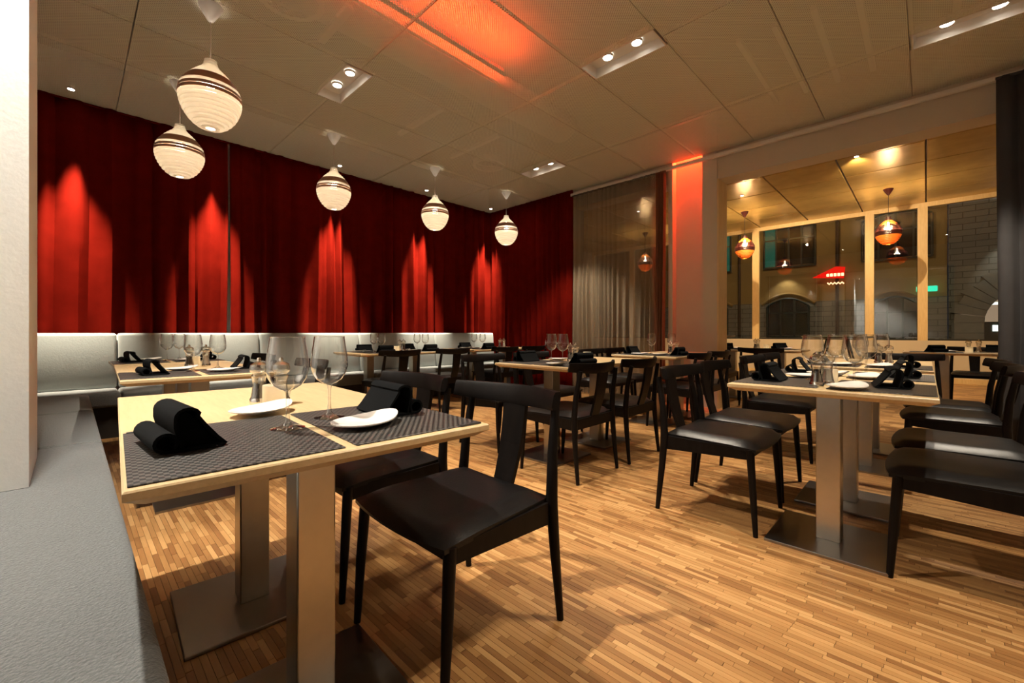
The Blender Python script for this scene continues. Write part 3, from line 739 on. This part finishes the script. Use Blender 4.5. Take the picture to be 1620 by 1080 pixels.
table(tabP, (4.54, .335), NEG, 'the second right table', 'oak table on the right, behind the front one', [
    (-1, -.36, 'on the left side', dict(glass=(-.03, -.30))), (1, -.36, 'on the right side', dict(nap=(.23, -.36), naprot=.15, glass=(.09, -.24), plate=(.10, -.5), prot=1.3))],
    ((.06, -.02), (.12, .05)))
table(tabP, (7.25, 1.90), 0, 'the left sunroom table', 'oak table in the sunroom, left beyond the wide opening', [
    (-1, .30, 'at the far left', dict(skip='g')), (1, -.30, 'at the near right', dict(skip='g', naprot=.9))], ((-.06, -.05), (.04, -.06)), (0, -.18))
table(tabP, (7.95, -.45), 0, 'the right sunroom table', 'oak table in the sunroom beside the dark grey curtain', [
    (-1, .36, 'at the left end', dict(skip='g', naprot=.8)), (1, -.20, 'at the right end', dict(skip='g'))], ((.03, .06), (.05, -.03)), (-.05, .06))

# ================================================================== CHAIRS
def chair(x, y, face, label): chairP.put((x, y, 0), math.radians(face), label, 'chair', 'black dining chairs')
chair(.94, 1.165, 90, 'nearest black chair with leather seat, at the nearest table')
chair(.95, 1.80, 90, 'second black chair at the nearest table, behind the nearest chair')
chair(1.06, 3.36, 90, 'black chair at the second table along the left bench')
chair(1.06, 4.55, 90, 'black chair at the square corner table')
chair(2.68, 4.62, 0, 'left black chair at the table of the middle back bench')
chair(3.46, 4.62, 0, 'right black chair at the table of the middle back bench')
chair(4.42, 4.62, 0, 'left black chair at the far end of the back bench')
chair(5.05, 4.62, 0, 'right black chair at the far end of the back bench')
chair(2.56, 1.89, 0, 'left near side black chair at the middle table')
chair(3.20, 1.87, 0, 'right near side black chair at the middle table')
chair(2.72, 2.80, 180, 'left far side black chair at the middle table')
chair(3.36, 2.76, 180, 'right far side black chair at the middle table')
chair(4.55, 1.90, 0, 'left near side black chair before the red pillar')
chair(5.12, 1.90, 0, 'right near side black chair before the red pillar')
chair(4.50, 2.80, 180, 'left far side black chair before the sheer curtain')
chair(5.10, 2.82, 180, 'right far side black chair before the sheer curtain')
chair(2.575, .85, 180, 'black chair nearest on the left side of the front right table')
chair(3.16, .86, 180, 'second black chair on the left side of the front right table')
chair(4.18, .88, 180, 'first black chair on the left side of the second right table')
chair(4.76, .88, 180, 'second black chair on the left side of the second right table')
chair(2.58, -.145, 0, 'black chair nearest at the right edge of the picture')
chair(3.17, -.14, 0, 'second black chair on the right side of the front right table')
chair(4.20, -.14, 0, 'first black chair on the right side of the second right table')
chair(4.80, -.14, 0, 'second black chair on the right side of the second right table')
chair(5.46, .15, 90, 'black chair at the head of the second right table')
chair(6.65, 2.25, -90, 'black chair left at the left sunroom table')
chair(6.65, 1.60, -90, 'black chair right at the left sunroom table')
chair(8.75, -.50, 90, 'black chair at the right sunroom table')
# high round tables by the sunroom windows
def high_table(c, rad, mat, label, z=.93):
    r = empty('high_table', (c[0], c[1], 0))
    MB().lathe([(.001, z-.05), (rad*.7, z-.05), (rad*.95, z-.03), (rad, z-.01), (rad*.96, z), (.001, z+.004)], 32).build('top', mat, r, True)
    for k in range(4):
        a = PI/4+k*PI/2; MB().tube([(rad*.35*math.cos(a), rad*.35*math.sin(a), z-.05), (rad*.75*math.cos(a), rad*.75*math.sin(a), 0)], [.022, .016], 8).build('leg', mat, r, True)
    tag(r, label, 'table', 'high tables by the windows')
high_table((11.2, 3.75), .42, 'blacktop', 'dark round high table by the left sunroom window', .94)
high_table((10.9, 1.30), .62, 'greentop', 'wide dark green high table by the middle sunroom window', .93)

# ================================================================== LAMPS
wr_, dzw = make_pendant('white'); pw = Proto(wr_)
for (x, y, lab) in ((.715, 3.78, 'largest white layered pendant lamp, above the second left table'), (.73, 5.16, 'white layered pendant lamp just below the largest one'),
                    (2.225, 5.17, 'white layered pendant lamp third from the left, over the back bench'), (3.70, 5.15, 'white layered pendant lamp fourth from the left, over the back bench'),
                    (5.175, 5.15, 'smallest white layered pendant lamp, before the curtain corner')):
    lo = pw.put((x, y, CEIL), 0, lab, 'lamp', 'white pendant lamps')
    lights = [ch for ch in lo.children if ch.type == 'LIGHT']
    if not lights: lamp_light(lo, dzw, PEND_W, (1, .92, .80))
ar, dza = make_pendant('amber'); pa = Proto(ar)
for (x, y, lab) in ((10.5, .50, 'amber and maroon pendant lamp on the right in the sunroom'), (10.3, 2.86, 'amber and maroon pendant lamp on the left in the sunroom'),
                    (10.6, 5.35, 'amber pendant lamp seen through the sheer curtain')):
    lo = pa.put((x, y, SC), 0, lab, 'lamp', 'amber pendant lamps')
    if not [ch for ch in lo.children if ch.type == 'LIGHT']: lamp_light(lo, dza, AMBER_W, WARM2)
# recessed twin downlights
def make_down():
    r = empty('twin_downlight'); x0, x1, y0, y1 = -.12, .12, .02, .70
    f = MB(); H = .075
    f.ex([(x0,y0,0),(x1,y0,0),(x1,y1,0),(x0,y1,0),(x0+.02,y0+.02,H),(x1-.02,y0+.02,H),(x1-.02,y1-.02,H),(x0+.02,y1-.02,H)],
         [(0,1,5,4),(1,2,6,5),(2,3,7,6),(3,0,4,7),(4,5,6,7)]); f.build('tray', 'tray', r, recalc=False)
    t = MB()
    for a in ((x0-.006,x1+.006,y0-.008,y0+.004),(x0-.006,x1+.006,y1-.004,y1+.008),(x0-.008,x0+.004,y0,y1),(x1-.004,x1+.008,y0,y1)): t.box(*a, -.004, .004)
    t.build('trim', 'rail', r)
    for y in (.22, .50):
        MB().lathe([(.048, H-.004), (.048, H-.022), (.042, H-.024), (.040, H-.006)], 20, (0, y)).build('bezel', 'rail', r, True)
        MB().lathe([(.001, H-.016), (.041, H-.016)], 20, (0, y)).build('lens', 'disc', r)
    return r
dp = Proto(make_down())
DL = {(3.335, 1.54): 'recessed twin downlight above the middle table', (1.84, 3.70): 'recessed twin downlight left of the orange glow',
      (4.845, 3.70): 'small recessed twin downlight farthest away near the curtain corner', (4.845, -.62): 'recessed twin downlight at the upper right corner', (1.84, -.62): 'recessed twin downlight above the aisle'}
for (x, y), lab in DL.items():
    dp.put((x, y, CEIL), 0, lab, 'downlight', 'recessed downlights')
    for yy in (.22, .50): spot('downlight_beam', (x, y+yy, CEIL+.035), (x, y+yy, 0), DOWN_W*(.75 if (x < 2 and y < 0) else 1), WARM, 76, .35, .025)
# small ceiling spots washing the curtain
def make_small():
    r = empty('ceiling_spot')
    MB().lathe([(.03, 0), (.034, -.004), (.034, -.012), (.026, -.013)], 20, cap0=True).build('rim', 'rail', r, True)
    MB().lathe([(.001, -.0135), (.025, -.0135)], 16).build('lens', 'disc', r)
    return r
sp_ = Proto(make_small())
for x, lab in ((.0, 'small ceiling spot next to the white wall'), (1.22, 'small ceiling spot right of the two left lamps'), (2.68, 'small ceiling spot behind the third lamp'),
               (4.16, 'small ceiling spot beside the fourth lamp'), (5.64, 'small ceiling spot in the curtain corner')):
    sp_.put((x, 6.03, CEIL), 0, lab, 'ceiling spot', 'curtain spots')
    spot('curtain_beam', (x, 6.03, CEIL-.02), (x, 6.22, 1.5), CURT_W, (1, .86, .66), 30, .9, .02)
sp_.put((-.12, 2.12, CEIL), 0, 'ceiling spot shining down beside the white wall and nearest table', 'ceiling spot', 'curtain spots')
spot('wall_beam', (-.12, 2.12, CEIL-.02), (.0, 1.7, 0), 760, (1, .92, .80), 92, .5, .03)
# sunroom spots
for x, y, lab in ((9.0, 2.55, 'small sunroom ceiling spot left of the golden glow'), (8.2, .75, 'small sunroom ceiling spot near the right amber lamp')):
    sp_.put((x, y, SC), 0, lab, 'ceiling spot', 'sunroom spots'); spot('sun_beam', (x, y, SC-.02), (12.1, y+.1, .9), 600, WARM2, 100, .5, .02)
for x, y in ((7.2, 1.9), (7.9, -.4), (8.6, 4.5)):
    sp_.put((x, y, SC), 0, 'small sunroom ceiling spot %s' % {7.2: 'above the left sunroom table', 7.9: 'above the right sunroom table', 8.6: 'behind the sheer curtain'}[x], 'ceiling spot', 'sunroom spots')
    spot('sun_beam', (x, y, SC-.02), (x, y, 0), 160, WARM, 90, .5, .02)
